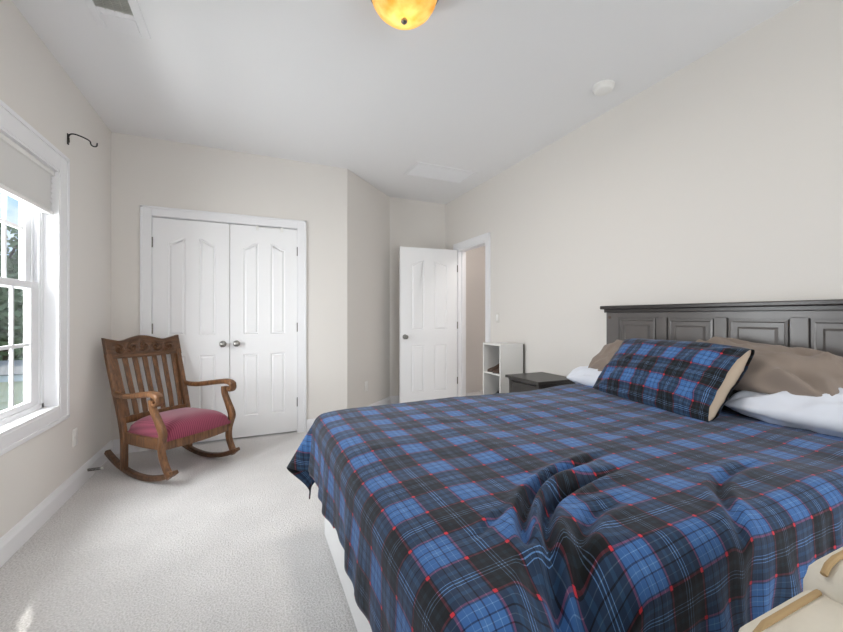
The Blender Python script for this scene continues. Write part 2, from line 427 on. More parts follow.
def door_leaf(mb, W, Hh, panels, T, xf):
    """slab W x Hh x T in local (x, depth, z), moulded panels on both faces; xf maps local to world"""
    bm = mb.bm
    for side in (0, 1):
        y = 0 if side == 0 else T; sg = 1 if side == 0 else -1
        def V(p, d): return bm.verts.new(xf((p[0], y+sg*d, p[1])))
        def face(pp): bm.faces.new([V(p, 0) for p in pp])
        lows = [p for k, p in enumerate(panels) if k % 2 == 0]; tops = [p for k, p in enumerate(panels) if k % 2]
        xs = [0, lows[0][0][0], lows[0][1][0], lows[1][0][0], lows[1][1][0], W]
        for k in (0, 2, 4): face([(xs[k], 0), (xs[k+1], 0), (xs[k+1], Hh), (xs[k], Hh)])
        for lo, tp, k in ((lows[0], tops[0], 1), (lows[1], tops[1], 3)):
            xa, xb = xs[k], xs[k+1]
            face([(xa, 0), (xb, 0), (xb, lo[0][1]), (xa, lo[0][1])])
            face([(xa, lo[2][1]), (xb, lo[2][1]), (xb, tp[0][1]), (xa, tp[0][1])])
            arc = tp[2:]
            for p, p2 in zip(arc[:-1], arc[1:]): face([p2, p, (p[0], Hh), (p2[0], Hh)])
        base = [[V(p, 0) for p in [(0, 0), (W, 0), (W, Hh), (0, Hh)]]]
        for lp in panels:
            vs = [V(p, 0) for p in lp]
            prev = vs
            for d, h in ((.004, .005), (.009, .008), (.013, .008), (.025, .001), (.027, .0005)):
                cur = [V(p, h) for p in inset(lp, d)]
                for i in range(len(cur)):
                    j = (i+1) % len(cur)
                    bm.faces.new((prev[i], prev[j], cur[j], cur[i]))
                prev = cur
            bm.faces.new(prev)
        if side == 0: front = base[0]  # outer rim
        else: back = base[0]
    for i in range(4):
        j = (i+1) % 4
        bm.faces.new((front[i], front[j], back[j], back[i]))
def leaf_panels(W):
    st = W*.19; mu = W*.18; pw = (W-2*st-mu)/2
    a = (st, st+pw); b = (st+pw+mu, W-st)
    out = []
    for (x0, x1), s in ((a, 1), (b, -1)):
        out.append(panel_poly(x0, x1, .2, .795)); out.append(panel_poly(x0, x1, .985, 1.815, s*.055))
    return out
def knob(mb, c, ax, sgn=1):
    prof = [(.031, 0), (.031, .004), (.024, .009), (.012, .012), (.011, .03), (.019, .036), (.0265, .047), (.0275, .056), (.024, .065), (.013, .071), (.002, .073)]
    mb.lathe([(r, h*sgn) for r, h in prof], c, ax)

GAP = .004
MX = (CX0+CX1)/2
for k, (x0, x1) in enumerate(((CX0+.004, MX-.003), (MX+.003, CX1-.004))):
    m = MB(); W = x1-x0
    door_leaf(m, W, 2.03, leaf_panels(W), .035, lambda p, x0=x0: (x0+p[0], YC+.006+p[1], .016+p[2]))
    d = struct(m, 'door_%d' % (k+1), DOORW, ('white arched panel closet leaf behind the rocking chair', 'white arched panel closet leaf with two small latches at its top')[k], 'closet door', smooth=False)
    kx = MX-.058 if k == 0 else MX+.058
    kb = MB(); knob(kb, (kx, YC+.006, .912), 'y', -1); kb.build('knob', NICKEL, d)
    hx = CX0 if k == 0 else CX1
    for hz in (.31, 1.063, 1.825):
        h = MB(); h.tube([(hx+(.001 if k == 0 else -.001), YC-.004, hz-.045), (hx+(.001 if k == 0 else -.001), YC-.004, hz+.045)], .008, 10)
        h.build('hinge', HINGE, d)
# small white latches clipped over the closet leaf
m = MB()
zt = 2.046
m.box(.045, YC-.008, zt-.04, .066, YC+.004, zt+.006, bev=.003); m.box(.27, YC-.008, zt-.04, .292, YC+.004, zt+.006, bev=.003)
m.box(.06, YC-.006, zt-.012, .275, YC+.003, zt-.006)
o = m.build('door_latch', PLAST); tag(o, 'small white child safety latch at the top of the closet doors', 'latch')

# open bedroom door: hinged at (XR, DY1), swung a little past square
HNG = Vector((XR-.022, DY1-.018, 0)); ang = R(180-4.0); LW = .775
ux, uy = math.cos(ang), math.sin(ang)          # along the leaf toward the free edge
vx, vy = -uy, ux                               # thickness direction
m = MB()
door_leaf(m, LW, 2.025, leaf_panels(LW), .035, lambda p: (HNG.x+ux*p[0]-vx*p[1], HNG.y+uy*p[0]-vy*p[1], .014+p[2]))
d3 = struct(m, 'door_3', DOORW, 'white four panel bedroom door standing open by the hallway', 'door', smooth=False)
for s_ in (0, 1):
    kb = MB(); t = .035*s_
    c = (HNG.x+ux*(LW-.06)-vx*t, HNG.y+uy*(LW-.06)-vy*t, .915)
    n_ = Vector((vx, vy, 0))*(1 if s_ == 0 else -1)
    knob(kb, c, (Vector((0, 0, 1)), Vector((ux, uy, 0)), n_)); kb.build('knob', NICKEL, d3)
for hz in (.33, 1.055, 1.795):
    h = MB(); h.tube([(XR-.014, DY1-.016, hz-.045), (XR-.014, DY1-.016, hz+.045)], .0075, 10); h.build('hinge', HINGE, d3)

# ------------------------------------------------------------------ windows
def window(idx, y0, y1, label, shade_bottom):
    fr = MB(); z0, z1 = WZ0, WZ1
    w = .118
    TRC = .012
    # casing on the room side (two steps) and jamb lining
    for (ya, yb, za, zb) in ((y0-w, y0, z0-.1, z1+w), (y1, y1+w, z0-.1, z1+w), (y0, y1, z1, z1+w), (y0, y1, z0-.1, z0-.012)):
        fr.box(XL, ya, za, XL+.011, yb, zb, bev=.003)
    for (ya, yb, za, zb) in ((y0-w, y0-w+.026, z0-.1, z1+w), (y1+w-.026, y1+w, z0-.1, z1+w), (y0-w, y1+w, z1+w-.026, z1+w), (y0-w, y1+w, z0-.1, z0-.075)):
        fr.box(XL+.006, ya, za, XL+.017, yb, zb, bev=.004)
    for (ya, yb, za, zb) in ((y0-.001, y0+.012, z0, z1), (y1-.012, y1+.001, z0, z1), (y0, y1, z1-.012, z1+.001), (y0, y1, z0-.012, z0+.004)):
        fr.box(XL-TH, ya, za, XL+.008, yb, zb)
    wobj = struct(fr, 'window_%d' % idx, TRIM, label, 'window', smooth=False)
    a, b = y0+.012, y1-.012
    # vinyl tracks
    tr = MB()
    for xx in (XL-.128, XL-.1, XL-.068):
        tr.box(xx-.012, a, z0+.004, xx, a+.042, z1-.012, bev=.002); tr.box(xx-.012, b-.042, z0+.004, xx, b, z1-.012, bev=.002)
    tr.box(XL-.139, a, z0+.004, XL-.064, a+.02, z1-.012); tr.box(XL-.139, b-.02, z0+.004, XL-.064, b, z1-.012)
    tr.box(XL-.139, a, z1-.045, XL-.064, b, z1-.012); tr.box(XL-.139, a, z0+.004, XL-.064, b, z0+.03)
    tr.build('window_track', TRIM, wobj, False)
    zm = 1.352
    for nm, xs, za, zb in (('upper', XL-.119, zm-.02, z1-.045), ('lower', XL-.086, z0+.014, zm+.022)):
        sh = MB(); s0, s1 = a+.022, b-.022; st = .105 if nm == 'lower' else .085
        rb = .05 if nm == 'lower' else .04; rt = .04
        sh.box(xs-.014, s0, za, xs+.014, s0+st, zb, bev=.003); sh.box(xs-.014, s1-st, za, xs+.014, s1, zb, bev=.003)
        sh.box(xs-.014, s0+st, za, xs+.014, s1-st, za+rb, bev=.003); sh.box(xs-.014, s0+st, zb-rt, xs+.014, s1-st, zb, bev=.003)
        so = sh.build('sash', TRIM, wobj, False)
        ga, gb, gz0, gz1 = s0+st, s1-st, za+rb, zb-rt
        mu = MB()
        for k in range(1, 4):
            yy = ga+(gb-ga)*k/4; mu.box(xs-.006, yy-.0095, gz0, xs+.006, yy+.0095, gz1)
        zz = (gz0+gz1)/2; mu.box(xs-.0062, ga, zz-.0095, xs+.0062, gb, zz+.0095)
        mu.build('muntin', TRIM, so, False)
        g = MB(); g.box(xs-.003, ga-.004, gz0-.004, xs+.003, gb+.004, gz1+.004); g.build('pane', GLASS, so, False)
    if shade_bottom is None: return wobj
    # pleated shade
    sd = thing('window_shade', 'pale grey pleated shade drawn partway down the window near the rocking chair', 'window shade', (XL-.03, (a+b)/2, z1-.012), 0, None)
    hb = MB(); hb.box(XL-.06, a+.002, z1-.042, XL-.01, b-.002, z1-.013, bev=.004); hb.build('headrail', PLAST, sd)
    P = []; n = 14; zt_, zb_ = z1-.042, shade_bottom+.022
    for i in range(n+1):
        z = zt_+(zb_-zt_)*i/n
        xo = (.014 if i % 2 else -.014)
        P.append([(XL-.034+xo, y, z) for y in np.linspace(a+.003, b-.003, 3)])
    f1 = MB(); f1.grid(P)
    P2 = [[(XL-.034-(p[0]-(XL-.034))-.004, p[1], p[2]) for p in r] for r in P]
    f1.grid(P2)
    f1.build('shade_fabric', BLIND, sd, False)
    br = MB(); br.box(XL-.052, a+.003, shade_bottom, XL-.016, b-.003, shade_bottom+.024, bev=.004); br.build('bottom_rail', BLIND, sd)
    return wobj
window(1, *WINS[0], 'white double hung window with grilles beside the rocking chair', 1.79)
window(2, *WINS[1], 'white double hung window beside the bed foot', None)  # this and the next are invented, out of view, for extra daylight
window(3, *WINS[2], 'white double hung window at the rear of the window wall', None)

# ------------------------------------------------------------------ wall and ceiling fittings
m = MB()
hk = catmull([(XL+.008, 3.20, 2.30), (XL+.008, 3.20, 2.345), (XL+.03, 3.205, 2.36), (XL+.065, 3.235, 2.36), (XL+.095, 3.26, 2.35), (XL+.1, 3.268, 2.33), (XL+.112, 3.275, 2.322), (XL+.125, 3.285, 2.33), (XL+.128, 3.287, 2.352)], 5)
m.tube(hk, .0042, 8)
o = thing('curtain_rod_bracket', 'black iron curtain rod bracket above the window corner', 'bracket', (XL, 3.20, 2.33))
m.build('hook', BLACK, o)
MB().box(XL, 3.19, 2.285, XL+.006, 3.21, 2.355, bev=.002).build('wall_plate', BLACK, o)

def outlet(loc, u, nrm, label):
    u = Vector(u); nrm = Vector(nrm); c = Vector(loc); z = Vector((0, 0, 1))
    o = thing('outlet', label, 'outlet', loc, 0, 'wall outlets')
    def slab(hw, hz, d0, d1, off=0):
        m = MB(); vs = []
        for zz in (-hz, hz):
            for d in (d0, d1):
                for uu in (-hw, hw): vs.append(c+u*uu+nrm*d+z*(zz+off))
        m.hexa(vs, .002); return m
    slab(.036, .058, 0, .006).build('cover_plate', PLAST, o)
    for off in (.026, -.026): slab(.016, .017, .006, .009, off).build('socket', PLAST, o)
outlet((XL, 3.308, .36), (0, 1, 0), (1, 0, 0), 'white wall outlet below the window near the rocking chair')
outlet((1.22, 4.335, .36), (q, q, 0), (q, -q, 0), 'white wall outlet low on the angled wall')
m = MB(); o = thing('light_switch', 'white rocker light switch on the wall beside the hallway doorway', 'light switch', (XR, 3.535, 1.158))
MB().box(XR-.006, 3.5, 1.1, XR, 3.57, 1.216, bev=.003).build('cover_plate', SWP, o)
MB().box(XR-.011, 3.518, 1.125, XR-.006, 3.552, 1.191, bev=.002).build('rocker', PLAST, o)

# spring door stop on the baseboard
o = thing('door_stop', 'short spring door stop on the window wall baseboard', 'door stop', (XL+.016, 3.485, .07))
sp_ = [(XL+.016+.075*t/60, 3.485+.008*math.cos(t*1.05), .072+.008*math.sin(t*1.05)) for t in range(61)]
MB().tube(sp_, .003, 6).build('spring', HINGE, o)
MB().lathe([(.009, 0), (.01, .01), (.006, .016)], (XL+.09, 3.485, .072), 'x', 12).build('tip', RUBBER, o)

# ceiling register near the window wall
o = thing('ceiling_vent', 'white louvred supply vent in the ceiling near the window wall', 'vent', (-.635, 2.33, ZC))
fx0, fx1, fy0, fy1 = -.755, -.515, 2.04, 2.60
gx0, gx1, gy0, gy1 = -.715, -.558, 2.08, 2.432
m = MB()
m.box(fx0, fy0, ZC-.008, gx0, fy1, ZC, bev=.003); m.box(gx1, fy0, ZC-.008, fx1, fy1, ZC, bev=.003)
m.box(gx0, fy0, ZC-.008, gx1, gy0, ZC, bev=.003); m.box(gx0, gy1, ZC-.008, gx1, fy1, ZC, bev=.003)
m.box(gx0+.01, gy1+.03, ZC-.012, gx1, fy1-.04, ZC-.006, bev=.004)
m.build('frame', TRIM, o, False)
m = MB(); m.box(gx0, gy0, ZC-.004, gx1, gy1, ZC-.001); m.build('duct_screen', VENTDARK, o)
m = MB()
for k in range(26):
    y = gy0+.007+k*(gy1-gy0-.01)/26
    m.hexa([(gx0, y, ZC-.009), (gx1, y, ZC-.009), (gx0, y+.0015, ZC-.009), (gx1, y+.0015, ZC-.009),
            (gx0, y+.005, ZC-.004), (gx1, y+.005, ZC-.004), (gx0, y+.0065, ZC-.004), (gx1, y+.0065, ZC-.004)])
for x in np.linspace(gx0, gx1, 5)[1:-1]: m.box(x-.0012, gy0, ZC-.0095, x+.0012, gy1, ZC-.004)
m.build('louvre', VENTDARK, o, False)
# return air grille by the far door
o = thing('return_grille', 'wide white return air grille in the ceiling in front of the open door', 'vent', (1.9, 3.76, ZC))
x0, x1, y0, y1 = 1.535, 2.255, 3.57, 3.95
m = MB(); fw = .03
m.box(x0, y0, ZC-.008, x0+fw, y1, ZC, bev=.003); m.box(x1-fw, y0, ZC-.008, x1, y1, ZC, bev=.003)
m.box(x0+fw, y0, ZC-.008, x1-fw, y0+fw, ZC, bev=.003); m.box(x0+fw, y1-fw, ZC-.008, x1-fw, y1, ZC, bev=.003)
m.build('frame', TRIM, o, False)
m = MB()
m.box(x0+fw-.002, y0+fw-.002, ZC-.003, x1-fw+.002, y1-fw+.002, ZC-.0005)
for k in range(32):
    y = y0+fw+k*(y1-y0-2*fw)/32
    m.hexa([(x0+fw, y+.002, ZC-.006), (x1-fw, y+.002, ZC-.006), (x0+fw, y+.004, ZC-.006), (x1-fw, y+.004, ZC-.006),
            (x0+fw, y, ZC-.002), (x1-fw, y, ZC-.002), (x0+fw, y+.007, ZC-.002), (x1-fw, y+.007, ZC-.002)])
m.build('louvre', TRIM, o, False)
# smoke detector
o = thing('smoke_detector', 'round white smoke detector on the ceiling above the nightstand', 'smoke detector', (2.19, 1.885, ZC))
MB().lathe([(.07, 0), (.07, -.008), (.066, -.012)], (2.19, 1.885, ZC)).build('base', PLAST, o)
MB().lathe([(.064, -.012), (.062, -.03), (.054, -.038), (.03, -.041), (.001, -.041)], (2.19, 1.885, ZC)).build('cover', PLAST, o)
# ceiling lamp
LX, LY = .665, 1.70
o = thing('ceiling_light', 'flush ceiling lamp with glowing amber glass bowl and nickel finial', 'ceiling light', (LX, LY, ZC))
MB().lathe([(.165, 0), (.172, -.012), (.172, -.028), (.16, -.034), (.1, -.036)], (LX, LY, ZC), n=40).build('base', NICKEL, o)
prof = [(.158, -.037), (.159, -.045), (.15, -.075), (.132, -.104), (.104, -.13), (.07, -.147), (.035, -.156), (.008, -.158)]
m = MB(); m.lathe(prof, (LX, LY, ZC), n=48)
bw = m.build('glass_bowl', BOWL, o)
MB().lathe([(.004, -.154), (.013, -.157), (.016, -.163), (.015, -.17), (.009, -.176), (.001, -.178)], (LX, LY, ZC), n=16).build('finial', NICKEL, o)

# ------------------------------------------------------------------ bed
BYN, BYF, BXF, BXH = .515, 2.04, .365, 2.40
bed = thing('bed', 'queen bed with dark espresso panelled headboard and white fabric base', 'bed', (1.4, 1.28, 0))
m = MB(); m.box(BXF-.012, BYN+.035, .012, BXH, BYF+.03, .36, bev=.02); m.build('base', SKIRT, bed)
MB().box(BXF-.015, 1.30, .145, BXF-.01, 1.33, .215, bev=.001).build('care_tag', PLAST, bed)
m = MB(); m.box(BXF+.08, BYN+.11, .355, BXH-.01, BYF-.03, .62, bev=.08, seg=4); m.build('mattress', MATT, bed)
hbp = MB(); HX = 2.43; hy0, hy1 = .49, 2.065
panels_y = [(1.965, 1.68), (1.61, 1.335), (1.27, .995), (.925, .64)]
# headboard core with posts and rails, recessed raised panels as their own parts
hbp.box(HX+.012, hy0+.02, .02, HX+.034, hy1-.02, 1.2)
for ya, yb in ((hy1-.105, hy1), (hy0, hy0+.105)): hbp.box(HX, ya, .0, HX+.05, yb, 1.205, bev=.003)
hbp.box(HX, hy0+.1, 1.165, HX+.04, hy1-.1, 1.205); hbp.box(HX, hy0+.1, .55, HX+.04, hy1-.1, .68)
for a, b in ((1.68, 1.61), (1.335, 1.27), (.995, .925)): hbp.box(HX, b, .6, HX+.04, a, 1.17, bev=.002)
hbp.build('headboard', HBM, bed, False)
for a, b in panels_y:
    p = MB(); yc0, yc1 = b+.008, a-.008; zA, zB = .69, 1.157
    lo = [[(HX+.011, yc0, zA), (HX+.011, yc1, zA), (HX+.011, yc1, zB), (HX+.011, yc0, zB)]]
    for d, xx in ((.0, .004), (.012, .003), (.017, .009), (.04, .009), (.05, .001), (.052, .0)):
        lo.append([(HX+xx, yc0+d, zA+d), (HX+xx, yc1-d, zA+d), (HX+xx, yc1-d, zB-d), (HX+xx, yc0+d, zB-d)])
    vs = [v for l in lo for v in l]; fs = []
    for i in range(len(lo)-1):
        for k in range(4): fs.append((i*4+k, i*4+(k+1) % 4, (i+1)*4+(k+1) % 4, (i+1)*4+k))
    fs.append(tuple((len(lo)-1)*4+k for k in range(4)))
    p._add(vs, fs); p.build('headboard_panel', HBM, bed, False)
c = MB()
c.box(HX-.012, hy0-.012, 1.2, XR-.004, hy1+.012, 1.226, bev=.004); c.box(HX-.03, hy0-.03, 1.224, XR-.002, hy1+.035, 1.25, bev=.006)
c.build('headboard_cap', CAPM, bed, False)
m = MB()
m.lathe([(.012, 0), (.012, -.003), (.001, -.005)], (HX, 2.035, 1.165), 'x', 12); m.build('headboard_badge', SHOEB, bed)

# ---- plaid comforter: draped rectangle with a gathered flare at each corner, pulled folds at the near foot corner
def smooth(t): t = np.clip(t, 0, 1); return t*t*(3-2*t)
def poly_dist(X, Y, pl):
    best = np.full(X.shape, 9.); sgn = np.zeros(X.shape); par = np.zeros(X.shape)
    L = 0; seg = []
    for (x0, y0), (x1, y1) in zip(pl[:-1], pl[1:]):
        l = math.hypot(x1-x0, y1-y0); seg.append((x0, y0, x1, y1, l, L)); L += l
    for x0, y0, x1, y1, l, s0 in seg:
        t = np.clip(((X-x0)*(x1-x0)+(Y-y0)*(y1-y0))/(l*l), 0, 1)
        dx, dy = X-(x0+t*(x1-x0)), Y-(y0+t*(y1-y0)); d = np.hypot(dx, dy)
        k = d < best
        best = np.where(k, d, best); par = np.where(k, (s0+t*l)/L, par)
        sgn = np.where(k, np.sign((x1-x0)*dy-(y1-y0)*dx), sgn)
    return best, sgn, par
def cat2(pl, k=6): return [(p.x, p.y) for p in catmull([(a, b, 0) for a, b in pl], k)]
FOLDS = [  # path on the bed top, height (negative: groove), half width
    ([(1.20, .985), (1.074, .962), (.995, .944), (.858, .906), (.728, .851), (.621, .766), (.558, .689), (.539, .636)], -.034, .0145),
    ([(1.16, .865), (1.031, .857), (.954, .848), (.827, .817), (.712, .775), (.637, .715), (.572, .629), (.536, .554), (.511, .50)], -.038, .0155),
    ([(.96, .715), (.852, .706), (.782, .695), (.703, .654), (.634, .602), (.582, .543), (.56, .50)], -.022, .018),
    ([(1.62, .695), (1.502, .70), (1.382, .699), (1.267, .677), (1.159, .619), (1.057, .528), (.978, .457)], -.017, .015),
    ([(.43, .715), (.458, .725), (.486, .739), (.525, .76), (.56, .775)], -.007, .009),
    ([(1.04, .915), (.90, .878), (.765, .825), (.655, .752), (.585, .67), (.55, .60)], .016, .014),
    ([(1.9, 1.25), (1.6, 1.2), (1.4, 1.08), (1.25, 1.03)], .005, .03),
    ([(.6, 1.7), (.9, 1.55), (1.3, 1.5)], .004, .04),
]
FOLDS = [(cat2(p), h, s) for p, h, s in FOLDS]
def bumps(X, Y, seed, scale, amp):
    rng = np.random.RandomState(seed); out = np.zeros(X.shape)
    for _ in range(14):
        th = rng.rand()*6.283; k = scale*(.5+rng.rand()); ph = rng.rand()*6.283
        out += np.sin((X*math.cos(th)+Y*math.sin(th))*k+ph)
    return out*amp/14**.5
RC = .07                                     # roll-over radius at the mattress edges
ZTOP = .695
x_in = BXF-.082+RC; y_lo = BYN-.012+RC; y_hi = BYF+.012-RC
arcL = RC*math.pi/2
def drape():
    Uf = np.concatenate([-np.linspace(.50, 0, 46)[:-1], np.linspace(0, 2.15-x_in, 190)])          # along X, negative over the foot
    Vn, Vf = .52, .38
    V = np.concatenate([-np.linspace(Vn, 0, 46)[:-1], np.linspace(0, y_hi-y_lo, 160), y_hi-y_lo+np.linspace(0, Vf, 40)[1:]])
    U, W = np.meshgrid(Uf, V, indexing='ij')
    a = np.maximum(-U, 0)
    bn = np.maximum(-W, 0); bf = np.maximum(W-(y_hi-y_lo), 0); b = np.maximum(bn, bf); sgn = np.where(bf > 0, 1., -1.)
    r = np.hypot(a, b); th = np.arctan2(b, np.maximum(a, 1e-9)); th = np.where(r < 1e-9, 0, th)
    far = bf > 0
    s2 = np.sin(2*th)
    # flare from the vertical, by direction around the corner
    deg = np.degrees(th)
    fl_far = .05+.80*np.exp(-((deg-27)/11)**2)*.62+.10*np.exp(-((deg-56)/10)**2)+.35*np.exp(-((deg-78)/8)**2)*(deg < 89.9)
    fl_near = .05+.34*np.exp(-((deg-30)/14)**2)+.10*np.exp(-((deg-58)/14)**2)
    side = np.where(b > 0, np.where(far, fl_far, fl_near), .05)
    wav = .05*np.sin(W*13+1)*(a > 0)*(b <= 0)+.05*np.sin(U*15)*(b > 0)*(a <= 0)
    phi = side+wav*.8
    reach = r.copy()
    # hem: the sheet ends at the same flat distance on the foot side
    ang = np.minimum(r/RC, math.pi/2-np.clip(phi, 0, 1.2))
    la = ang*RC; rest = np.maximum(reach-la, 0)
    hor = RC*np.sin(ang)+rest*np.cos(ang); drop = RC*(1-np.cos(ang))+rest*np.sin(ang)
    nx, ny = -np.cos(th), np.sin(th)*sgn
    px = x_in+np.maximum(U, 0)+nx*hor*(r > 0)
    py = y_lo+np.clip(W, 0, y_hi-y_lo)+ny*hor*(r > 0)
    # top surface: crowned, sinking a little to the foot edge
    pz = ZTOP-.014*np.exp(-np.maximum(px-x_in, 0)/.08)-drop
    topw = np.clip(1-drop/.25, 0, 1)
    for pl, h, s in FOLDS:
        d, sg, par = poly_dist(px, py, pl)
        env = np.minimum(1, smooth(par/.5+.02))*np.minimum(1, smooth((1-par)/.12+.25))
        prof = np.exp(-(d/s)**2)-.35*np.exp(-((d-2.0*s)/(1.1*s))**2)
        pz += h*prof*env*topw
    pz += bumps(px, py, 3, 13, .0030)*topw+bumps(px, py, 5, 42, .0010)*topw
    # the corner nearest the camera sinks toward the near side along a diagonal crease
    dA = .64-py-.25*np.maximum(0, px-.55); dB = (1.22*(px-.385)-(py-.51))/1.577
    dd = np.minimum(dA, dB); dd = np.where(dd > 0, np.sqrt(dd*dd+.0004)-.02, 0)
    pz -= .28*(1-np.exp(-(.55+1.5*smooth((.72-px)/.14))*dd/.28))*topw
    # creases hanging on the foot and near drops
    hang = smooth(drop/.3)
    cr = bumps(W*1.0, pz*.35, 8, 45, .005)*(b <= 0)+bumps(U, pz*.35, 9, 55, .009)*(a <= 0)
    px += nx*cr*hang; py += ny*cr*hang
    # rise to the pillows
    pz += .012*smooth((px-1.75)/.25)*topw
    return px, py, pz, U, W
px, py, pz, U, W = drape()
nr, nc = px.shape
# trim the foot hem: cut cloth past the hem length, keeping longer cloth at the near side
def cloth_object(name, px, py, pz, U, W, keep, m, parent=None):
    idx = -np.ones(px.shape, int); vs = []; uvv = []
    def vid(i, j):
        if idx[i, j] < 0:
            idx[i, j] = len(vs); vs.append((px[i, j], py[i, j], pz[i, j])); uvv.append((U[i, j], W[i, j]))
        return idx[i, j]
    fs = []
    for i in range(px.shape[0]-1):
        for j in range(px.shape[1]-1):
            if keep(i, j): fs.append((vid(i, j), vid(i+1, j), vid(i+1, j+1), vid(i, j+1)))
    me = bpy.data.meshes.new(name); me.from_pydata(vs, [], fs)
    uvl = me.uv_layers.new(name='UVMap')
    li = np.empty(len(me.loops), np.int32); me.loops.foreach_get('vertex_index', li)
    uvl.data.foreach_set('uv', np.array(uvv, np.float32)[li].ravel())
    me.materials.append(m); me.shade_smooth()
    o = bpy.data.objects.new(name, me); COL.objects.link(o)
    MATX[o.name] = Matrix.Identity(4)
    return o
FOOTL, = (.335,)
cf = cloth_object('comforter', px, py, pz, U+.093, W+.138, lambda i, j: -U[i, j] <= FOOTL+.006*math.sin(W[i, j]*7), PLAID)
sol = cf.modifiers.new('thickness', 'SOLIDIFY'); sol.thickness = .007; sol.offset = -1
tag(cf, 'blue, black and red plaid comforter spread over the bed', 'comforter')

# ---- pillows
def pillow(name, label, cat, c, ex, ey, w, h, t, m, seed, group=None, plaid=False, sag=.0, wr=.006, parent=None, n=44, open_end=False):
    """c centre; ex along the width, ey along the height; thickness along ex x ey"""
    ex = Vector(ex).normalized(); ey = Vector(ey); ey = (ey-ex*ey.dot(ex)).normalized(); ez = ex.cross(ey)
    c = Vector(c)
    g = np.linspace(-1, 1, n); g = np.sign(g)*(1-(1-np.abs(g))**1.35)
    A, B = np.meshgrid(g, g, indexing='ij')
    A2 = np.where(A > 0, A*.93, A) if open_end else A
    body = (np.clip(1-np.abs(A2)**2.8, 0, 1)**.55)*(np.clip(1-np.abs(B)**2.4, 0, 1)**.55)
    cr_ = .10*(np.abs(A)**3)*(np.abs(B)**3)
    xw = w/2*A*(1-.04*(1-B**2)-(0 if open_end else 1)*cr_); yh = h/2*B*(1-.05*(1-A**2)-cr_)-sag*(1-A**2)
    rng = np.random.RandomState(seed)
    wrk = np.zeros(A.shape)
    for _ in range(12):
        th = rng.rand()*3.14; k = 6+9*rng.rand(); ph = rng.rand()*6.28
        wrk += np.abs(np.sin((A*w*math.cos(th)+B*h*math.sin(th))*k+ph))
    wrk = (wrk/12-.63)*wr*2
    for _ in range(7):
        th = rng.rand()*3.14; k = 14+18*rng.rand(); ph = rng.rand()*6.28; q1, q2 = rng.rand()*6, rng.rand()*6
        X_, Y_ = A*w/2, B*h/2
        arg = (X_*math.cos(th)+Y_*math.sin(th))*k+1.6*np.sin(X_*7+q1)+1.3*np.sin(Y_*9+q2)+ph
        loc = np.exp(-((A-(rng.rand()*1.6-.8))/.6)**2-((B-(rng.rand()*1.4-.7))/.7)**2)
        wrk += wr*1.5*((1-np.abs(np.sin(arg)))**2.2)*loc
    # pinch folds from the corners
    for sa in (-1, 1):
        for sb in (-1, 1):
            da = np.arctan2(B-sb, A-sa); rr = np.hypot(A-sa, B-sb)
            wrk += wr*np.sin(da*9+rng.rand()*6)*np.exp(-((rr-.55)/.35)**2)
    vs, uv, fs = [], [], []
    ids = {}
    for side in (1, -1):
        for i in range(n):
            for j in range(n):
                border = i == 0 or j in (0, n-1) or (i == n-1 and not open_end)
                if border and side == -1: ids[(side, i, j)] = ids[(1, i, j)]; continue
                z = side*(t/2*body[i, j]+wrk[i, j]*min(1, 3*body[i, j]))
                p = c+ex*xw[i, j]+ey*yh[i, j]+ez*z
                ids[(side, i, j)] = len(vs); vs.append(p); uv.append((A[i, j]*w/2, B[i, j]*h/2))
        for i in range(n-1):
            for j in range(n-1):
                f = (ids[(side, i, j)], ids[(side, i+1, j)], ids[(side, i+1, j+1)], ids[(side, i, j+1)])
                fs.append(f if side == 1 else f[::-1])
    global RING
    RING = ([vs[ids[(1, n-3, j)]] for j in range(n)], [vs[ids[(-1, n-3, j)]] for j in range(n)])
    me = bpy.data.meshes.new(name); me.from_pydata(vs, [], fs)
    uvl = me.uv_layers.new(name='UVMap')
    li = np.empty(len(me.loops), np.int32); me.loops.foreach_get('vertex_index', li)
    uvl.data.foreach_set('uv', np.array(uv, np.float32)[li].ravel())
    me.materials.append(m); me.shade_smooth()
    o = bpy.data.objects.new(name, me); COL.objects.link(o); MATX[o.name] = Matrix.Identity(4)
    if label: tag(o, label, cat, group or 'pillows at the head of the bed')
    return o
def lean(deg):      # height direction of a pillow leaning back toward the headboard, deg above the mattress
    return (math.cos(R(deg)), 0, math.sin(R(deg)))
Yd = (0, -1, 0)
# white sleeping pillows at the bottom
pillow('pillow', 'puffy pale white pillow beneath the wrinkled taupe pillow nearest the camera', 'pillow', (2.22, .74, .79), (0.0, -1, 0), lean(10), .74, .42, .155, WHITEP, 21, wr=.010)
pillow('pillow', 'pale white pillow mostly hidden behind the plaid sham beside the nightstand', 'pillow', (2.24, 1.76, .765), (0, -1, 0), lean(10), .74, .40, .14, WHITEP, 22, wr=.008)
# taupe pillows on top of them
pillow('pillow', 'wrinkled taupe pillow lying on the white pillow nearest the camera', 'pillow', (2.235, 1.03, .924), (.03, -1, -.12), lean(27), .70, .35, .14, TAUPE, 31, wr=.017)
pillow('pillow', 'taupe pillow peeking out behind the plaid sham next to the nightstand', 'pillow', (2.26, 1.68, .885), (-.02, -1, .02), lean(38), .66, .36, .15, TAUPE, 32, wr=.012)
